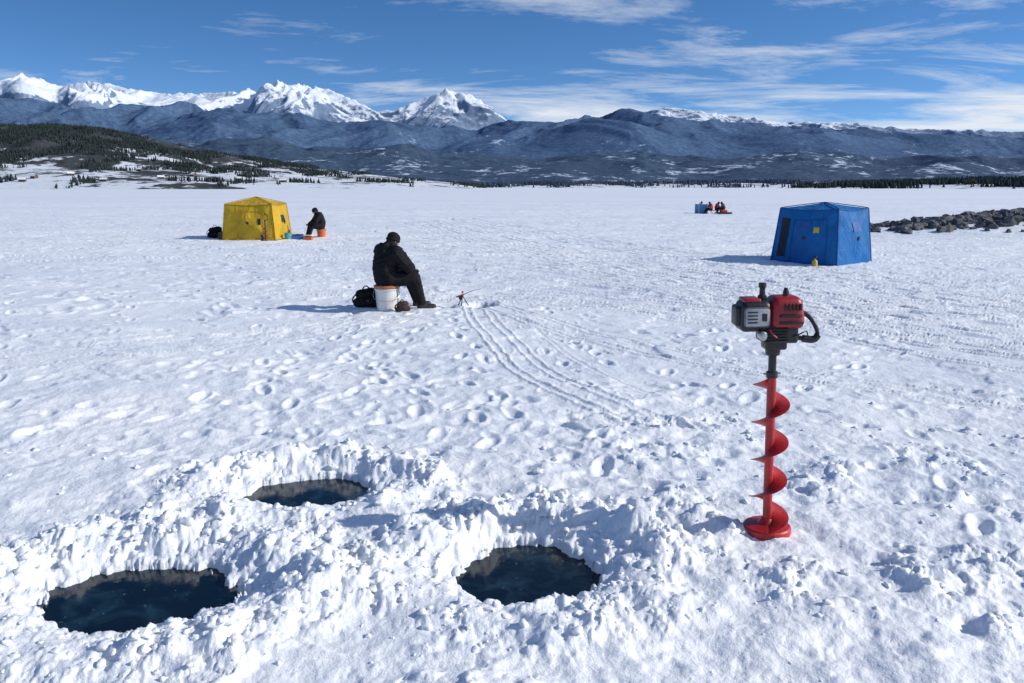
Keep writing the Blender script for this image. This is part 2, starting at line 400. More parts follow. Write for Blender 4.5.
def range_mat(name,forest,forest2,snow,lo,hi,sscale,thr,fine=.02,steep=.0,altw=.5,soft=.06,finew=.35,bumpk=.8,tree=0):
    m,nt,b=newmat(name); L=nt.links; g=N(nt,"ShaderNodeNewGeometry"); P=g.outputs["Position"]
    sp=N(nt,"ShaderNodeSeparateXYZ"); L.new(P,sp.inputs[0]); sn=N(nt,"ShaderNodeSeparateXYZ"); L.new(g.outputs["Normal"],sn.inputs[0])
    alt=math_(nt,'MULTIPLY_ADD',sp.outputs[2],1/(hi-lo),-lo/(hi-lo))
    n1=noise(nt,P,sscale,9,.66,None,.5); n2=noise(nt,P,fine,8,.72)
    f=mixc(nt,ramp(nt,n2,[(.38,0),(.62,1)]),forest,forest2)
    if tree:
        n3=noise(nt,P,tree,4,.7); f=mixc(nt,ramp(nt,n3,[(.40,.6),(.60,0)]),f,tuple(c*.55 for c in forest))
    q=math_(nt,'ADD',n1,math_(nt,'MULTIPLY',alt,altw))
    q=math_(nt,'ADD',q,math_(nt,'MULTIPLY',math_(nt,'SUBTRACT',n2,.5),finew))
    q=math_(nt,'ADD',q,math_(nt,'MULTIPLY',math_(nt,'SUBTRACT',sn.outputs[2],.85),steep))
    sf=ramp(nt,q,[(thr,0),(thr+soft,1)])
    c=mixc(nt,sf,f,snow)
    L.new(c,b.inputs["Base Color"]); b.inputs["Roughness"].default_value=.9; b.inputs["Specular IOR Level"].default_value=.05
    bp=N(nt,"ShaderNodeBump"); bp.inputs["Strength"].default_value=bumpk; bp.inputs["Distance"].default_value=.25/fine
    L.new(n2,bp.inputs["Height"]); L.new(bp.outputs["Normal"],b.inputs["Normal"])
    return m
M_PEAK=range_mat("snow_peak",(.14,.20,.31),(.21,.28,.40),(.70,.76,.85),700,1150,.0014,.67,fine=.009,steep=.9,finew=.9,soft=.09,bumpk=.6)  # blue distance haze is mixed into the rock and snow colours
M_MID=range_mat("forest_mountain",(.068,.125,.235),(.105,.172,.285),(.44,.54,.69),520,-80,.0020,.745,fine=.013,altw=.22,soft=.09,finew=.75,bumpk=.35,tree=.035)  # forest and snow tones blued and lightened to stand in for aerial haze
M_FOOT=range_mat("foothill",(.050,.088,.150),(.080,.122,.190),(.48,.56,.68),200,0,.0040,.655,fine=.018,altw=.10,soft=.08,finew=.85,bumpk=.35,tree=.06)  # foothill colours carry painted haze too, weaker than the range behind
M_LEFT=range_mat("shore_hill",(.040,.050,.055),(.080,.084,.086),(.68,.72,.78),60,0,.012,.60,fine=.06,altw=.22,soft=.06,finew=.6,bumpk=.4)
snowtab=[(-1300,100),(-900,120),(-700,108),(-618,124),(-588,133),(-564,127),(-546,119),(-510,124),(-480,121),(-455,115),(-413,110),(-365,111),(-316,113),(-286,124),(-256,121),(-226,117),(-196,105),(-162,90),(-141,91),(-111,103),(-79,115),(-51,109),(-27,96),(-5,78),(58,70),(155,88),(185,95),(227,90),(275,84),(324,77),(396,77),(469,70),(618,66),(900,80),(1300,70)]
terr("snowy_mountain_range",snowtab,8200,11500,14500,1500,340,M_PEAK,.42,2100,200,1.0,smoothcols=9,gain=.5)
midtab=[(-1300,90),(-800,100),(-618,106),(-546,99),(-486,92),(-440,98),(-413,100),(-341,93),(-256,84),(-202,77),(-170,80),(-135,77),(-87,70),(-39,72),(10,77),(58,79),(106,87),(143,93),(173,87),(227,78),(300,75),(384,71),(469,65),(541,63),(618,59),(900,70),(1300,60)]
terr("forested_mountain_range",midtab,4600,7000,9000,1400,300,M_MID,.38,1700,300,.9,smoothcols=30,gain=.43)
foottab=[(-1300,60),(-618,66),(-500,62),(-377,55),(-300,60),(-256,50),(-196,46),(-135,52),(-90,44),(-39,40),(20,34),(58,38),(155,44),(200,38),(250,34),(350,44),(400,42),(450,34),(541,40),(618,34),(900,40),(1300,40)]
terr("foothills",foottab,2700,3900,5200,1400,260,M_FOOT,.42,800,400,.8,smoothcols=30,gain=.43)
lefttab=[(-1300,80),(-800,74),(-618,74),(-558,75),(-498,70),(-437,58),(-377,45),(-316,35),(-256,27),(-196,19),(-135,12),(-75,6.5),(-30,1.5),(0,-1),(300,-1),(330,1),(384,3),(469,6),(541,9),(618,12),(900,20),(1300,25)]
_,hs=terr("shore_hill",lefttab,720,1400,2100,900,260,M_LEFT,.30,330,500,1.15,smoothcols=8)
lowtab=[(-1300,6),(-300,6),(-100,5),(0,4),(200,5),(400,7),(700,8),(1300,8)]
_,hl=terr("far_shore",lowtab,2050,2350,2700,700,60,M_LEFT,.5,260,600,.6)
M_TREE=mat("conifer",(.032,.045,.045),.9,0,.5,.05,0,spec=.1)  # green softened, with a little distance haze in the base colour
def forest(name,P,H,matl,seed):
    rg=np.random.default_rng(seed); n=6; base=[];tri=[]
    for (zb,rr,za) in ((.05,.22,.62),(.38,.15,1.0)):
        o=len(base)
        for i in range(n): base.append((rr*math.cos(i*2*math.pi/n),rr*math.sin(i*2*math.pi/n),zb))
        base.append((0,0,za))
        for i in range(n): tri.append((o+i,o+(i+1)%n,o+n))
    base=np.array(base); tri=np.array(tri); K=len(P)
    j=1+.35*rg.normal(size=(K,len(base),1))*np.array([1,1,.15])
    Vv=base[None]*H[:,None,None]*j+P[:,None,:]
    Ff=tri[None]+(np.arange(K)*len(base))[:,None,None]
    np_mesh(name,Vv.reshape(-1,3),Ff.reshape(-1,3),matl,False)
K=120000
aa=RNG.uniform(-1.0,-.02,K); rr=RNG.uniform(735,1430,K); hh=hs(aa,rr)
m_=fbm(aa*rr/80,rr/130,5,700)
low=1-sstep(8,55,hh)
k_=(hh>.5)&((m_+.26-.46*low)>RNG.random(K)*.5)
aa,rr,hh=aa[k_],rr[k_],hh[k_]
forest("pine_forest",np.stack([aa*rr,rr,hh-.3],1),RNG.uniform(2.5,6.5,len(aa)),M_TREE,1)
K=26000
aa=RNG.uniform(.33,1.0,K); rr=RNG.uniform(800,1400,K); hh=hs(aa,rr); m_=fbm(aa*rr/90,rr/90,3,710)
k_=(hh>.2)&(m_+.2>RNG.random(K)*.6); aa,rr,hh=aa[k_],rr[k_],hh[k_]
forest("pine_forest.001",np.stack([aa*rr,rr,hh-.3],1),RNG.uniform(4,9,len(aa)),M_TREE,2)
K=26000
aa=RNG.uniform(-.4,1.0,K); rr=RNG.uniform(2060,2500,K); hh=hl(aa,rr); m_=fbm(aa*rr/160,rr/160,3,720)
k_=(hh>.2)&(m_+.12>RNG.random(K)*.6); aa,rr,hh=aa[k_],rr[k_],hh[k_]
forest("pine_forest.002",np.stack([aa*rr,rr,hh-.3],1),RNG.uniform(7,13,len(aa)),mat("far_conifer",(.05,.075,.11),.9,0,.4,.05,0,spec=.1),3)  # far trees get a bluer, paler base colour as painted haze
M_CAB=mat("cabin_wood",(.12,.08,.06),.8,0,.3,.5); M_ROOF=mat("cabin_snow_roof",(.78,.80,.84),.7); M_DOOR=mat("cabin_dark",(.03,.03,.035),.5)
for i,(a,r_,yw) in enumerate(((-.60,790,.3),(-.585,815,-.4),(-.50,800,.1),(-.43,840,.5),(-.335,860,.2),(-.455,930,-.2),(-.54,840,.6),(-.39,900,-.5),(-.28,850,.1))):
    x_=a*r_; z_=float(hs(np.array([a]),np.array([float(r_)]))[0]); z_=max(z_,0)-.3
    E=empty("lake_cabin" if i==0 else "lake_cabin.%03d"%i,(x_,r_,z_),yw)
    w_,d_,h_=6,4.5,2.6
    rbox("walls",(-w_/2,-d_/2,0),(w_/2,d_/2,h_),M_CAB,E,.05,1)
    np_mesh("roof",[(-w_/2-.5,-d_/2-.6,h_-.2),(w_/2+.5,-d_/2-.6,h_-.2),(w_/2+.5,0,h_+1.7),(-w_/2-.5,0,h_+1.7),(w_/2+.5,d_/2+.6,h_-.2),(-w_/2-.5,d_/2+.6,h_-.2)],[(0,1,2,3),(3,2,4,5)],M_ROOF,False,E)
    for s in(-1,1): np_mesh("gable_%d"%(s+1),[(s*(w_/2-.01),-d_/2,h_),(s*(w_/2-.01),d_/2,h_),(s*(w_/2-.01),0,h_+1.5)],[(0,1,2)],M_CAB,False,E)
    rbox("door",(-.5,-d_/2-.06,0),(.5,-d_/2+.02,2),M_DOOR,E,.02,1); rbox("window",(1.4,-d_/2-.06,1.1),(2.6,-d_/2+.02,2.1),M_DOOR,E,.02,1); rbox("window_1",(-2.6,-d_/2-.06,1.1),(-1.4,-d_/2+.02,2.1),M_DOOR,E,.02,1)
# ------------------------------------------------------------ tents
def fabric(name,col):
    m,nt,b=newmat(name); L=nt.links; tc=N(nt,"ShaderNodeTexCoord"); O=tc.outputs["Object"]
    n=noise(nt,O,1.8,5,.55); c=mixc(nt,ramp(nt,n,[(.3,0),(.7,1)]),tuple(x*.8 for x in col),tuple(x*1.1 for x in col))
    L.new(c,b.inputs["Base Color"]); b.inputs["Roughness"].default_value=.6; b.inputs["Specular IOR Level"].default_value=.3
    w=noise(nt,O,3.2,4,.55,(1,1,.45),1.2)
    bp=N(nt,"ShaderNodeBump"); bp.inputs["Strength"].default_value=.7; bp.inputs["Distance"].default_value=.12
    L.new(w,bp.inputs["Height"]); L.new(bp.outputs["Normal"],b.inputs["Normal"])
    tr=N(nt,"ShaderNodeBsdfTranslucent"); L.new(c,tr.inputs["Color"]); mx=N(nt,"ShaderNodeMixShader"); mx.inputs[0].default_value=.15
    out=nt.nodes["Material Output"]; L.new(b.outputs[0],mx.inputs[1]); L.new(tr.outputs[0],mx.inputs[2]); L.new(mx.outputs[0],out.inputs[0])
    return m
M_BLK=mat("black_plastic",(.012,.012,.013),.42,0,.3,20,.15,90)
M_DARKCLOTH=mat("black_cloth",(.009,.009,.011),.85,0,.35,9,.5,22,spec=.2)
def tent(name,x,y,yaw,w,h,he,top,col,trim,details):
    z=float(gz(x,y)[0])-.03
    E=empty(name,(x,y,z),yaw); MF=fabric(name+"_fabric",col); MT=fabric(name+"_trim",trim)
    hb=w/2; ht=w*top/2
    cb=[(-hb,-hb),(hb,-hb),(hb,hb),(-hb,hb)]; ct=[(-ht,-ht),(ht,-ht),(ht,ht),(-ht,ht)]
    NR=[np.array(v,float) for v in([0,-1,0],[1,0,0],[0,1,0],[-1,0,0])]
    def wp(k,s,t,off=0):
        a,b=cb[k],cb[(k+1)%4]; c,d=ct[k],ct[(k+1)%4]
        p=np.array([(a[0]*(1-s)+b[0]*s)*(1-t)+(c[0]*(1-s)+d[0]*s)*t,(a[1]*(1-s)+b[1]*s)*(1-t)+(c[1]*(1-s)+d[1]*s)*t,he*t])
        py_=min(1-abs(2*s-1),1-abs(2*t-1)); 
        wr=.014*math.sin(9*s+5*t+k)*math.sin(math.pi*s)+.012*math.sin(17*s-8*t)
        q=p+NR[k]*(.11*py_+wr*min(1,py_*4)+off)
        q[2]+=-.05*math.sin(math.pi*s)*t
        return q
    n=26; V=[];F=[]
    for k in range(4):
        o=len(V)
        for j in range(n+1):
            for i in range(n+1): V.append(wp(k,i/n,j/n))
        for j in range(n):
            for i in range(n): a=o+j*(n+1)+i; F.append((a,a+1,a+n+2,a+n+1))
    o=len(V)
    for j in range(n+1):
        for i in range(n+1):
            s,t=i/n,j/n; pyr=min(1-abs(2*s-1),1-abs(2*t-1))
            xx=-ht+2*ht*s; yy=-ht+2*ht*t
            ed=max(abs(2*s-1),abs(2*t-1)); 
            sg=-.05*(math.sin(math.pi*s) if abs(2*t-1)>=abs(2*s-1) else math.sin(math.pi*t))*ed
            V.append((xx,yy,he+sg+(h-he)*pyr**.85))
    for j in range(n):
        for i in range(n): a=o+j*(n+1)+i; F.append((a,a+1,a+n+2,a+n+1))
    np_mesh("shell",V,F,MF,True,E)
    for k in range(4):
        tube("corner_seam_%d"%k,[wp(k,0,t/8,0) for t in range(9)],.018,MT,E,8,0)
        tube("eave_seam_%d"%k,[wp(k,s/10,1,0) for s in range(11)],.016,MT,E,8,0)
        tube("roof_seam_%d"%k,[(ct[k][0]*(1-i/6),ct[k][1]*(1-i/6),he+.01+(h-he)*(i/6)**.85) for i in range(7)],.012,MT,E,6,0)
        lathe("hub_%d"%k,[(0,0),(.05,0),(.05,.015),(0,.02)],M_BLK,E,tuple(wp(k,.5,.5,.01)),12,Matrix.Rotation(math.radians([90,90,-90,-90][k]),4,'X' if k in(0,2) else 'Y'))
        V2=[];
        for i in range(13):
            s=i/12; V2.append(wp(k,s,0)+np.array([0,0,.07])); q=wp(k,s,0,.04+.02*math.sin(i*2.1)); q[2]=.02; V2.append(q)
        np_mesh("skirt_%d"%k,V2,[(2*i,2*i+1,2*i+3,2*i+2) for i in range(12)],MF,True,E)
        a=wp(k,.5,.5,.02); b=a+NR[k]*.9; b[2]=.03
        if k in(2,3): tube("guy_line_%d"%k,[a,(a+b)/2,b],.004,M_BLK,E,5,0); tube("anchor_%d"%k,[b+np.array([0,0,-.05]),b+np.array([0,0,.08])],.012,M_BLK,E,6,0)
    for nm,k,s0,s1,t0,t1,m in details:
        nn=10; V3=[];F3=[]
        for j in range(nn+1):
            for i in range(nn+1): V3.append(wp(k,s0+(s1-s0)*i/nn,t0+(t1-t0)*j/nn,.012))
        for j in range(nn):
            for i in range(nn): a=j*(nn+1)+i; F3.append((a,a+1,a+nn+2,a+nn+1))
        np_mesh(nm,V3,F3,m,True,E)
    for sgn in(0,1):
        tube("door_zip_%d"%sgn,[wp(0,.30 if sgn==0 else .84,.03+.80*i/14,.014) for i in range(15)],.006,MT,E,6,0)
    tube("door_zip_top",[wp(0,.30+.54*i/14,.83,.014) for i in range(15)],.006,MT,E,6,0)
    return E
M_WIN=mat("clear_window",(.02,.025,.035),.15,0,.3,3,0)
M_OPEN=mat("dark_door_opening",(.008,.012,.022),.7,0,.3,3,0)
M_YLAB=mat("yellow_label",(.60,.42,.05),.6)
M_REDL=mat("red_label",(.45,.03,.03),.6)
M_BLUEDK=mat("blue_flap",(.010,.085,.30),.6)
tent("blue_ice_fishing_tent",7.98,20.7,math.radians(-49),1.80,1.54,1.40,.86,(.007,.150,.44),(.006,.10,.32),
 [("door_opening",0,.08,.22,.14,.84,M_OPEN),("window_flap",0,.40,.60,.62,.80,M_BLUEDK),("label",0,.64,.73,.60,.70,M_YLAB),("side_window",1,.36,.64,.62,.8,M_BLUEDK)])
tent("yellow_ice_fishing_tent",-9.52,30.2,math.radians(-2),1.95,1.53,1.28,.88,(.62,.40,.025),(.44,.27,.018),
 [("door_panel",0,.80,.95,.08,.60,mat("ochre_flap",(.50,.31,.02),.6)),("window",0,.70,.76,.45,.62,M_WIN),("side_window",1,.35,.6,.5,.72,M_WIN)])
# ------------------------------------------------------------ auger
M_RED=mat("red_enamel",(.40,.012,.014),.45,0,.35,9,.15,45,.5,.1)
M_REDP=mat("red_plastic",(.32,.010,.016),.42,0,.2,7,.08,40,.5,.1)
M_STEEL=mat("brushed_steel",(.45,.46,.48),.38,.9,.15,30,.1,120)
M_SILV=mat("grey_plate",(.36,.37,.38),.5,.2,.25,14,.1,60)
ax,ay=1.41,4.15
A=empty("ice_auger",(ax,ay,0)); A.rotation_euler=(0,math.radians(-1.6),0)
gA=float(np.median(gz([ax-.15,ax+.15,ax,ax],[ay,ay,ay-.15,ay+.15])))
lathe("shaft",[(0,-.12),(.024,-.12),(.024,.915),(.0,.915)],M_RED,A)
lathe("drive_shaft",[(0,.905),(.030,.905),(.030,.935),(.021,.94),(.021,1.02),(.036,1.03),(.044,1.08),(0,1.08)],M_BLK,A)
tube("coupling_pin",[(-.045,0,.925),(.045,0,.925)],.006,M_STEEL,A,8,0)
def flight(z0,z1,pitch,name,ph):
    n=int((z1-z0)/pitch*44); V=[];F=[]
    for i in range(n+1):
        t=i/n; z=z0+(z1-z0)*t; an=ph+(z-z0)/pitch*2*math.pi
        ro=.098*min(1,(1-t)*14+.35)+ .026*max(0,1-t*6)
        for r,dzz in((.022,.003),(ro*.6,.003),(ro,.0022),(ro,-.0022),(ro*.6,-.003),(.022,-.003)):
            V.append((r*math.cos(an),r*math.sin(an),z+dzz-(r-.02)*.12))
    for i in range(n):
        for k in range(5): a=i*6+k; F.append((a,a+1,a+7,a+6))
    np_mesh(name,V,F,M_RED,True,A).data.set_sharp_from_angle(angle=math.radians(50))
flight(gA+.03,.905,.212,"auger_flighting",math.radians(-120))
lathe("cutting_head",[(0,gA-.06),(.112,gA-.06),(.128,gA-.01),(.128,gA+.022),(.120,gA+.030),(.05,gA+.042),(.03,gA+.07),(0,gA+.07)],M_RED,A,n=36)
rbox("cutter_blade",(-.14,-.03,gA-.03),(-.03,.02,gA-.015),M_STEEL,A,.003)
z=0
PH=[]
PH.append(rbox("gearbox",(-.06,-.055,1.06+z),(.07,.055,1.12+z),M_BLK,A,.015))
PH.append(rbox("engine_block",(-.085,-.085,1.10+z),(.125,.085,1.20+z),M_BLK,A,.018))
for i in range(5): PH.append(rbox("cooling_fin_%d"%i,(-.075,-.097,1.112+i*.016+z),(.06,-.08,1.118+i*.016+z),M_BLK,A,.002,1))
PH.append(rbox("red_shroud",(-.055,-.105,1.175+z),(.165,.10,1.345+z),M_REDP,A,.045,5,.84))
PH.append(rbox("shroud_rib",(.0,-.109,1.24+z),(.13,-.09,1.256+z),M_BLK,A,.004,2))
PH.append(rbox("shroud_rib_1",(.0,-.111,1.205+z),(.14,-.09,1.220+z),M_BLK,A,.004,2))
for i in range(5): PH.append(rbox("air_vent_%d"%i,(.03+i*.022,-.104,1.275+z),(.042+i*.022,-.085,1.31+z),M_BLK,A,.003,1))
PH.append(rbox("recoil_housing",(-.225,-.095,1.165+z),(-.035,.085,1.325+z),M_BLK,A,.035,5,.93))
PH.append(rbox("face_plate",(-.205,-.104,1.195+z),(-.055,-.088,1.295+z),M_SILV,A,.014,3))
for i in range(4): PH.append(rbox("plate_vent_%d"%i,(-.19,-.108,1.215+i*.018+z),(-.13,-.102,1.222+i*.018+z),M_BLK,A,.002,1))
PH.append(rbox("plate_stripe",(-.105,-.108,1.225+z),(-.075,-.102,1.265+z),M_BLK,A,.003,1))
PH.append(rbox("side_cowl",(-.245,-.06,1.19+z),(-.205,.06,1.30+z),M_BLK,A,.018,3))
PH.append(rbox("red_top_cover",(-.20,-.07,1.315+z),(-.10,.06,1.338+z),M_REDP,A,.010,3))
PH.append(lathe("fuel_cap",[(0,1.30+z),(.026,1.30+z),(.026,1.345+z),(.017,1.352+z),(.017,1.385+z),(.024,1.39+z),(.022,1.412+z),(0,1.415+z)],M_BLK,A,(-.075,0,0),20))
PH.append(lathe("spark_cap",[(0,0),(.018,0),(.018,.03),(.01,.05),(0,.05)],M_BLK,A,(.06,-.02,1.335+z),16))
PH.append(tube("handle",[(.10,-.02,1.13+z),(.17,-.03,1.115+z),(.235,-.035,1.105+z),(.262,-.03,1.135+z),(.235,-.02,1.20+z),(.195,0,1.245+z),(.14,0,1.25+z)],.013,M_BLK,A,12,2))
PH.append(tube("handle_grip",[(.165,-.03,1.117+z),(.235,-.035,1.107+z),(.258,-.033,1.135+z)],.020,M_BLK,A,12,2))
PH.append(lathe("exhaust",[(0,0),(.022,0),(.024,.05),(.016,.055),(0,.055)],M_STEEL,A,(-.1,-.07,1.15+z),16,Matrix.Rotation(math.radians(90),4,'X')))
PH.append(tube("throttle_cable",[(.2,-.03,1.125+z),(.17,-.08,1.17+z),(.13,-.10,1.155+z),(.09,-.09,1.14+z)],.004,M_BLK,A,6,2))
PH.append(tube("pull_cord",[(-.06,-.1,1.18+z),(-.05,-.13,1.16+z),(-.02,-.12,1.14+z)],.005,M_REDP,A,6,2))
for o in PH: o.scale=(.87,.92,1)
# ------------------------------------------------------------ people
M_JACK=mat("jacket_black",(.0075,.008,.010),.8,0,.4,8,.8,13,spec=.22)
M_PANT=mat("trousers_black",(.010,.010,.012),.85,0,.3,8,.7,15,spec=.2)
M_BOOT=mat("boots",(.012,.011,.010),.6,0,.3,12,.3,30)
M_GLOVE=mat("gloves",(.012,.012,.013),.7,0,.3,12,.3,50)
M_SKIN=mat("skin",(.45,.25,.18),.55,0,.1,18,.05,80)
M_HAIR=mat("hair",(.015,.011,.008),.7,0,.3,60,.5,150)
M_EYE=mat("eye",(.03,.02,.02),.2)
def ellip(bm_list,c,r,rot=None):
    v,f=ico(3); w=v*np.array(r)
    if rot is not None: w=w@np.array(rot).T
    bm_list.append((w+np.array(c),f))
def caps(bl,p0,r0,p1,r1):
    bm=bmesh.new()
    for p,r in((p0,r0),(p1,r1)):
        v,_=ico(2)
        for q in v: bm.verts.new(Vector(q)*r+Vector(p))
    res=bmesh.ops.convex_hull(bm,input=bm.verts)
    junk=[g for g in res["geom_interior"] if isinstance(g,bmesh.types.BMVert)]
    bmesh.ops.delete(bm,geom=junk,context='VERTS')
    bmesh.ops.triangulate(bm,faces=bm.faces)
    bm.verts.index_update()
    bl.append((np.array([v.co[:] for v in bm.verts]),np.array([[q.index for q in f.verts] for f in bm.faces]))); bm.free()
def fuse(name,bl,mats,parent,vox,sm=6,label=None,noise_amp=0):
    V=[];F=[];o=0
    for v,f in bl: V.append(v);F.append(f+o);o+=len(v)
    ob=np_mesh(name+"_tmp",np.concatenate(V),np.concatenate(F),mats,True)
    md=ob.modifiers.new("r","REMESH"); md.mode='VOXEL'; md.voxel_size=vox; md.use_smooth_shade=True
    s=ob.modifiers.new("s","SMOOTH"); s.factor=.5; s.iterations=sm
    dg=bpy.context.evaluated_depsgraph_get(); me=bpy.data.meshes.new_from_object(ob.evaluated_get(dg))
    bpy.data.objects.remove(ob); me.name=name
    co=np.zeros(len(me.vertices)*3,np.float32); me.vertices.foreach_get("co",co); co=co.reshape(-1,3)
    if noise_amp:
        nr=np.zeros(len(co)*3,np.float32); me.vertices.foreach_get("normal",nr); nr=nr.reshape(-1,3)
        d=ridged(co[:,0]*5+co[:,1]*3,co[:,2]*9+co[:,1]*4,3,800)-.5
        w=np.clip((co[:,2]-.2)/.2,0,1) if label else 1
        co+=nr*(d*noise_amp*w)[:,None]; me.vertices.foreach_set("co",co.ravel())
    if label:
        c=np.zeros(len(me.polygons)*3,np.float32); me.polygons.foreach_get("center",c); c=c.reshape(-1,3)
        best=np.full(len(c),9.); mi=np.zeros(len(c),np.int32)
        for p0,r0,p1,r1,l in label:
            p0=np.array(p0);p1=np.array(p1); d=p1-p0; L2=max(d@d,1e-9); t=np.clip(((c-p0)@d)/L2,0,1)
            dd=np.linalg.norm(c-(p0+t[:,None]*d),axis=1)-(r0+(r1-r0)*t); m=dd<best; best=np.where(m,dd,best); mi=np.where(m,l,mi)
    me.polygons.foreach_set("use_smooth",[True]*len(me.polygons)); me.update()
    me.materials.clear()
    for m in mats: me.materials.append(m)
    if label: me.polygons.foreach_set("material_index",mi)
    o2=bpy.data.objects.new(name,me); COL.objects.link(o2); o2.parent=parent; return o2
def seated(name,x,y,yaw,seat=.41,mats=None,hatm=None,scale=1,vox=.010,hat=True,lean=.0,hand_z=.58,sink=0,hood=True,footx=.60,wide=1.0,na=0,legturn=0):
    """local +X is where the person faces; +Y is his left"""
    E=empty(name,(x,y,float(gz(x,y)[0])-sink),yaw); E.scale=(scale,)*3
    jk,pt,bt,gl=mats or (M_JACK,M_PANT,M_BOOT,M_GLOVE)
    zs=seat-.41; B=[]
    cT,sT=math.cos(legturn),math.sin(legturn)
    def lt(p): return (p[0]*cT-p[1]*sT,p[0]*sT+p[1]*cT,p[2])
    def b(p0,r0,p1,r1,l): B.append((p0,r0,p1,r1,l))
    l=lean; W=wide; kx=footx-.14
    pel=(0,0,.53+zs); bel=(-.02,0,.68+zs); ch=(.03+l*.5,0,.86+zs); up=(.07+l,0,.965+zs); nk=(.12+l*1.3,0,1.02+zs)
    b(pel,.165*W,bel,.175*W,0); b(bel,.175*W,ch,.18*W,0); b(ch,.175*W,up,.13,0); b(up,.12,nk,.075,0)
    b((0,-.07,.54+zs),.14*W,(0,.07,.54+zs),.14*W,0)
    for s in(-1,1):
        sh=(.05+l,.185*s*W,.92+zs); el=(.20+l*.7,.27*s*W,.70+zs); wr=(.40,.11*s,hand_z+.05+zs)
        b((.04+l,.07*s,.92+zs),.13,sh,.098*W,0); b(sh,.098*W,el,.078*W,0); b(el,.082*W,wr,.052,0)
        b((.02,.1*s*W,.80+zs),.12,(.03+l,.13*s*W,.9+zs),.10,0)
        hp=lt((.02,.10*s,.51+zs)); kn=lt((kx,.15*s,.52+zs*.6)); an=lt((footx-.02,.15*s,.13))
        b(hp,.125,kn,.090*W,1); b(kn,.088*W,an,.066*W,1)
        b((an[0],an[1],.17),.070,(an[0]-.01,an[1],.065),.058,2)
        to=lt((footx+.17,.17*s,.05)); he_=lt((footx-.04,.15*s,.055)); b(he_,.055,to,.048,2)
        hx,hy,hz=wr[0]+.05,wr[1]-.02*s,hand_z+.02+zs
        b(wr,.036,(hx,hy,hz),.030,3); b((hx,hy-.02*s,hz-.02),.022,(hx+.035,hy-.02*s,hz-.03),.02,3)
        for k in range(4):
            fy=hy+(.030-.020*k)*s; ln=[.034,.040,.038,.030][k]
            p1=(hx+.045,fy,hz+.005); p2=(hx+.045+ln*.8,fy-.004*s,hz-.014); p3=(hx+.040+ln*.7,fy-.01*s,hz-.042)
            b((hx+.01,fy,hz),.0115,p1,.0105,3); b(p1,.0105,p2,.0095,3); b(p2,.0095,p3,.0085,3)
        t1=(hx+.02,hy-.045*s,hz+.002); t2=(hx+.05,hy-.055*s,hz-.012)
        b((hx-.01,hy-.02*s,hz),.014,t1,.012,3); b(t1,.012,t2,.010,3)
    if hood:
        b((-.035+l,-.06,.99+zs),.075,(-.035+l,.06,.99+zs),.075,0); b((.0+l,-.1,.98+zs),.060,(.0+l,.1,.98+zs),.060,0)
        b((.08+l*1.2,-.09,1.01+zs),.04,(.17+l*1.3,0,1.0+zs),.035,0); b((.08+l*1.2,.09,1.01+zs),.04,(.17+l*1.3,0,1.0+zs),.035,0)
    bl=[]
    for p0,r0,p1,r1,_ in B: caps(bl,p0,r0,p1,r1)
    fuse("body",bl,[jk,pt,bt,gl],E,vox,4,B,na)
    hc=np.array((.145+l*1.4,0,1.095+zs)); Ry=np.array(Matrix.Rotation(math.radians(30),3,'Y'))
    def hp_(a): return hc+Ry@np.array(a)
    hl_=[]
    ellip(hl_,hp_((-.005,0,.02)),(.095,.076,.095),Ry); ellip(hl_,hp_((.03,0,-.045)),(.062,.056,.068),Ry)
    caps(hl_,hp_((.085,0,.02)),.010,hp_((.104,0,-.018)),.014)
    ellip(hl_,hp_((.062,0,-.095)),(.026,.030,.02),Ry); ellip(hl_,hp_((.080,0,-.055)),(.014,.027,.009),Ry); ellip(hl_,hp_((.078,0,-.07)),(.014,.024,.008),Ry)
    caps(hl_,hp_((.082,-.035,.03)),.012,hp_((.082,.035,.03)),.012)
    for s in(-1,1): ellip(hl_,hp_((-.005,.078*s,-.01)),(.018,.010,.032),Ry); ellip(hl_,hp_((.068,.04*s,-.025)),(.022,.02,.02),Ry)
    caps(hl_,hp_((-.01,0,-.05)),.058,np.array(nk)+np.array((0,0,-.01)),.062)
    fuse("head",hl_,[M_SKIN],E,.006,3)
    for s in(-1,1):
        bl2=[]; ellip(bl2,hp_((.080,.031*s,.006)),(.010,.014,.009),Ry); v,f=bl2[0]; np_mesh("eye_%s"%("l" if s>0 else "r"),v,f,M_EYE,True,E)
    hr=[]; ellip(hr,hp_((-.022,0,-.01)),(.088,.083,.088),Ry); caps(hr,hp_((-.05,0,-.03)),.062,hp_((-.055,0,-.085)),.05); fuse("hair",hr,[M_HAIR],E,.012,2)
    if hat:
        ht_=[]; ellip(ht_,hp_((-.012,0,.04)),(.112,.096,.090),Ry); 
        for i in range(16):
            a=i/16*2*math.pi; a2=(i+1)/16*2*math.pi
            caps(ht_,hp_((-.012+.096*math.cos(a),.082*math.sin(a),.018-.018*(1-math.cos(a)))),.020,hp_((-.012+.096*math.cos(a2),.082*math.sin(a2),.018-.018*(1-math.cos(a2)))),.020)
        fuse("knit_hat",ht_,[hatm or M_DARKCLOTH],E,.008,2)
    return E
bx,by=-1.95,12.40
man=seated("seated_fisherman",bx,by,math.radians(42),.40,vox=.0075,wide=1.15,na=.035,legturn=math.radians(-22),hand_z=.60,footx=.53)
man.location.z=0; 
M_WBUCK=mat("white_plastic",(.72,.70,.66),.4,0,.08,8,.05,30)
M_WOOD=mat("tan_seat",(.42,.17,.08),.7,0,.25,20,.2,60)
Bk=empty("bucket",(bx,by,0)); 
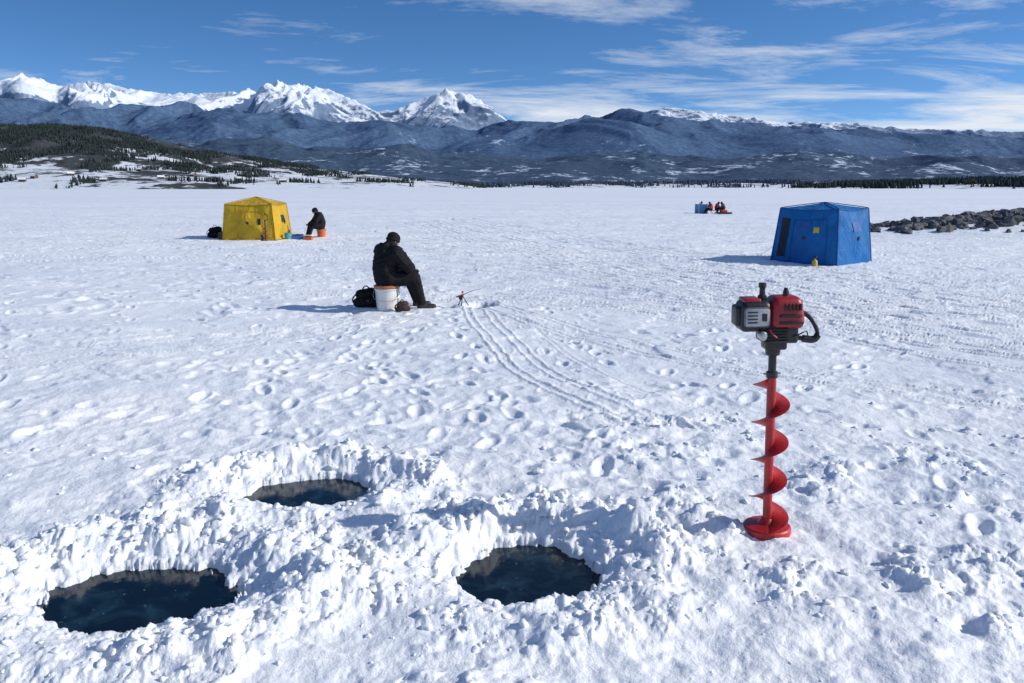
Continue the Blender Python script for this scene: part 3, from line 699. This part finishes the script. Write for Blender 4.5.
lathe("pail",[(0,-.04),(.155,-.04),(.16,0),(.185,.33),(.198,.335),(.198,.352),(.186,.355),(.19,.385),(.17,.385),(.15,.05),(0,.05)],M_WBUCK,Bk,n=40)
lathe("seat_lid",[(0,.36),(.196,.36),(.205,.372),(.205,.395),(.19,.408),(0,.408)],M_WOOD,Bk,n=40)
tube("bail_handle",[(.19,-.03,.33),(.215,-.1,.24),(.12,-.2,.17),(-.12,-.2,.17),(-.215,-.1,.24),(-.19,-.03,.33)],.004,M_STEEL,Bk,6,2)
def pack(name,x,y,yaw,s,matl,accent):
    E=empty(name,(x,y,float(gz(x,y)[0])-.01),yaw)
    bl=[]; caps(bl,(-.13*s,0,.10*s),.10*s,(.13*s,0,.10*s),.10*s); caps(bl,(-.10*s,0,.22*s),.09*s,(.09*s,.02,.25*s),.085*s); caps(bl,(-.07*s,-.08*s,.12*s),.06*s,(.07*s,-.08*s,.12*s),.06*s)
    fuse("bag",bl,[matl],E,.012,3,None,.03)
    tube("strap",[(-.08*s,-.02,.30*s),(-.02,-.06*s,.40*s),(.06*s,-.02,.33*s)],.010,accent,E,6,2)
    tube("strap_1",[(-.2*s,0,.05*s),(-.26*s,-.05,.16*s),(-.16*s,-.02,.26*s)],.012,accent,E,6,2)
    rbox("buckle",(-.02,-.15*s,.12*s),(.02,-.13*s,.15*s),M_BLK,E,.003,1)
    return E
pack("backpack",-2.30,12.55,.3,.92,M_DARKCLOTH,M_BLK)
pack("tackle_bag",-1.68,12.2,.1,.50,mat("brown_canvas",(.05,.024,.016),.85,0,.3,12,.5,25),M_BLK)
RD=empty("fishing_rod",(-.80,12.85,float(gz(-.8,12.85)[0])))
for k,a in enumerate((20,140,260)): tube("leg_%d"%k,[(0,0,.16),(.10*math.cos(math.radians(a)),.10*math.sin(math.radians(a)),-.01)],.008,M_BLK,RD,6,0)
tube("grip",[(-.10,0,.14),(.02,0,.18)],.013,mat("cork",(.35,.10,.06),.8),RD,8,0)
tube("blank",[(.02,0,.18),(.16,.0,.245),(.30,0,.27)],lambda t:.006-.004*t,M_BLK,RD,6,1)
lathe("reel",[(0,-.02),(.032,-.02),(.032,-.012),(.02,-.01),(.02,.01),(.032,.012),(.032,.02),(0,.02)],M_BLK,RD,(-.03,0,.125),16,Matrix.Rotation(math.radians(90),4,'X'))
lathe("bell",[(0,0),(.015,0),(.018,.03),(0,.035)],M_REDL,RD,(.0,0,.2),12)
M_OR=mat("orange_plastic",(.62,.13,.02),.5); M_TEAL=mat("teal_plastic",(.03,.30,.33),.5); M_COOL=mat("blue_plastic",(.03,.12,.42),.5)
seated("seated_fisherman.001",-7.28,30.7,math.radians(205),.36,vox=.014,scale=1.0,sink=.05,lean=.03,wide=1.08,footx=.5)
def bucket(name,x,y,m,h=.36,r=.15):
    e=empty(name,(x,y,float(gz(x,y)[0])-.02))
    lathe("pail",[(0,0),(r*.85,0),(r,h-.03),(r*1.07,h-.025),(r*1.07,h),(r*.95,h),(r*.8,.03),(0,.03)],m,e,n=28)
    tube("bail_handle",[(r,0,h-.03),(r*1.1,-r*.5,h-.12),(0,-r*1.2,h-.2),(-r*1.1,-r*.5,h-.12),(-r,0,h-.03)],.004,M_STEEL,e,6,2); return e
bucket("orange_bucket",-7.26,30.72,M_OR,.34,.17)
def cooler(name,x,y,m,yaw,s=1):
    e=empty(name,(x,y,float(gz(x,y)[0])-.01),yaw)
    rbox("tub",(-.26*s,-.16*s,0),(.26*s,.16*s,.24*s),m,e,.02); rbox("lid",(-.275*s,-.175*s,.243*s),(.275*s,.175*s,.31*s),M_WBUCK,e,.02)
    tube("handle",[(-.27*s,-.0,.2*s),(-.3*s,-.17*s,.22*s),(.3*s,-.17*s,.22*s),(.27*s,0,.2*s)],.010,M_BLK,e,6,1); rbox("latch",(-.03,-.185*s,.2*s),(.03,-.17*s,.27*s),M_BLK,e,.004,1); return e
cooler("cooler",-8.0,30.1,M_COOL,.2,.8); bucket("teal_bucket",-8.33,29.9,M_TEAL,.26,.11)
cooler("orange_cooler",-7.55,29.9,M_OR,-.2,.6)
pack("duffel_bag",-11.1,30.2,.2,1.3,M_DARKCLOTH,M_BLK); pack("duffel_bag.001",-10.8,30.0,1.1,.8,mat("grey_bag",(.16,.15,.14),.8,0,.3,9,.4,20),M_BLK)
LP=empty("lantern",(-8.9,28.75,float(gz(-8.9,28.75)[0])))
lathe("base",[(0,0),(.07,0),(.07,.03),(.05,.05),(.05,.16),(.075,.17),(.06,.22),(0,.23)],M_BLK,LP,n=20); tube("bail",[(-.06,0,.17),(-.07,0,.3),(.07,0,.3),(.06,0,.17)],.005,M_BLK,LP,6,2)
A2=empty("hand_auger",(-8.75,28.6,float(gz(-8.75,28.6)[0])))
tube("shaft",[(0,0,-.05),(0,0,.75)],.02,M_BLK,A2,8,0); tube("crank",[(0,0,.72),(.10,0,.76),(.10,0,.92),(0,0,.95),(0,0,1.0)],.016,M_BLK,A2,8,0)
V=[];F=[]
for i in range(60):
    an=i/60*6*math.pi; z_=.02+i/60*.5
    for r_ in(.02,.075): V.append((r_*math.cos(an),r_*math.sin(an),z_))
for i in range(59): F.append((2*i,2*i+1,2*i+3,2*i+2))
np_mesh("blade",V,F,M_REDL,True,A2)
HT=empty("propane_heater",(7.32,19.35,float(gz(7.32,19.35)[0])-.01))
lathe("tank",[(0,0),(.06,0),(.065,.03),(.065,.13),(.045,.17),(.02,.18),(.02,.22),(0,.22)],mat("yellow_paint",(.50,.38,.05),.5),HT,n=22)
lathe("burner",[(0,.21),(.03,.21),(.055,.25),(.05,.27),(0,.275)],M_BLK,HT,n=20)
# far group: people behind a low windbreak
gx,gy=14.5,58.5
WB=empty("windbreak",(gx-.75,gy-.1,float(gz(gx-.75,gy-.1)[0])),.15)
MWB=fabric("windbreak_fabric",(.07,.22,.42))
pts=[(-.40,.5),(-.30,0),(.30,-.1),(.45,.35)]
Vw=[];Fw=[]
for i,(a,b_) in enumerate(pts): Vw+=[(a,b_,0),(a,b_,.68)]; tube("pole_%d"%i,[(a,b_,-.05),(a,b_,.74)],.015,M_STEEL,WB,6,0)
np_mesh("screen",Vw,[(2*i,2*i+2,2*i+3,2*i+1) for i in range(3)],MWB,False,WB)
cols=[(.10,.20,.34),(.38,.03,.035),(.30,.03,.04),(.02,.02,.03)]
offs=[(-.75,.9),(-.15,-.1),(.30,.2),(.75,-.05)]
for i,(o,c) in enumerate(zip(offs,cols)):
    jk=mat("jacket_%d"%i,c,.7,0,.3,6,.3,10)
    seated("seated_person" if i==0 else "seated_person.%03d"%i,gx+o[0],gy+o[1],math.radians([20,200,-30,160][i]),.30,(jk,M_PANT,M_BOOT,M_GLOVE),M_DARKCLOTH,.76,.02,True,.04)
    ch=empty("camp_stool" if i==0 else "camp_stool.%03d"%i,(gx+o[0],gy+o[1],float(gz(gx+o[0],gy+o[1])[0])))
    rbox("seat",(-.17,-.17,.20),(.17,.17,.23),M_REDL if i%2 else M_COOL,ch,.01)
    for k,(a,b_) in enumerate(((-.14,-.14),(.14,-.14),(.14,.14),(-.14,.14))): tube("leg_%d"%k,[(a,b_,0),(-a*.3,-b_*.3,.20)],.011,M_STEEL,ch,6,0)
sd=empty("sled",(gx+.6,gy-.9,float(gz(gx+.6,gy-.9)[0])),.2)
rbox("tray",(-.5,-.25,.02),(.5,.25,.14),M_BLK,sd,.03); rbox("crate",(-.3,-.18,.143),(.15,.18,.30),M_REDL,sd,.02)
# ------------------------------------------------------------ world, sun, camera
EL=math.radians(31); AZ=math.radians(94)
w=bpy.data.worlds.new("World"); S.world=w; w.use_nodes=True; nt=w.node_tree; L=nt.links
bg=nt.nodes["Background"]; bg.inputs["Strength"].default_value=.15
sky=N(nt,"ShaderNodeTexSky",sky_type='NISHITA'); sky.sun_disc=False; sky.sun_elevation=EL; sky.sun_rotation=AZ; sky.altitude=2500; sky.air_density=1.15; sky.dust_density=.2; sky.ozone_density=2.2
tc=N(nt,"ShaderNodeTexCoord"); sp=N(nt,"ShaderNodeSeparateXYZ"); L.new(tc.outputs["Generated"],sp.inputs[0])
zz=math_(nt,'MULTIPLY_ADD',math_(nt,'MAXIMUM',sp.outputs[2],0),2.0,.05)
cb=N(nt,"ShaderNodeCombineXYZ"); L.new(sp.outputs[0],cb.inputs[0]); L.new(sp.outputs[1],cb.inputs[1]); L.new(zz,cb.inputs[2])
nv=N(nt,"ShaderNodeVectorMath",operation='NORMALIZE'); L.new(cb.outputs[0],nv.inputs[0]); L.new(nv.outputs[0],sky.inputs["Vector"])
hsv=N(nt,"ShaderNodeHueSaturation"); hsv.inputs["Saturation"].default_value=1.25; hsv.inputs["Hue"].default_value=.503; L.new(sky.outputs[0],hsv.inputs["Color"])
den=math_(nt,'ADD',math_(nt,'MAXIMUM',sp.outputs[2],0),.10)
cx=math_(nt,'DIVIDE',sp.outputs[0],den); cy=math_(nt,'DIVIDE',sp.outputs[1],den)
cc=N(nt,"ShaderNodeCombineXYZ"); L.new(cx,cc.inputs[0]); L.new(cy,cc.inputs[1])
n1=noise(nt,cc.outputs[0],1,10,.66,(.75,1.5,1),.5)
n2=noise(nt,cc.outputs[0],.5,3,.5,(.8,1,1))
side_=math_(nt,'MULTIPLY',sp.outputs[0],.14)
q=math_(nt,'ADD',math_(nt,'ADD',n1,side_),math_(nt,'MULTIPLY',math_(nt,'SUBTRACT',n2,.5),.35))
low=ramp(nt,sp.outputs[2],[(.07,.13),(.13,.0)])
q=math_(nt,'ADD',q,low)
cf=ramp(nt,q,[(.51,0),(.62,.4),(.76,.9)])
col=mixc(nt,cf,hsv.outputs[0],(5.4,5.7,6.1))
L.new(col,bg.inputs["Color"])
sun=bpy.data.lights.new("sun",'SUN'); sun.energy=4.05; sun.angle=math.radians(.5); sun.color=(1,.955,.88)
so=bpy.data.objects.new("sun",sun); COL.objects.link(so)
d=Vector((math.sin(AZ)*math.cos(EL),math.cos(AZ)*math.cos(EL),math.sin(EL))); so.rotation_euler=d.to_track_quat('Z','Y').to_euler(); so.location=(30,0,30)
cam=bpy.data.cameras.new("camera"); cam.sensor_width=36; cam.lens=28.125; cam.clip_start=.1; cam.clip_end=40000
co_=bpy.data.objects.new("camera",cam); COL.objects.link(co_); co_.location=(0,0,1.9); co_.rotation_euler=(math.radians(90-10.93),0,0)
S.camera=co_
S.view_settings.view_transform='Standard'; S.view_settings.look='None'; S.view_settings.exposure=0; S.view_settings.gamma=1
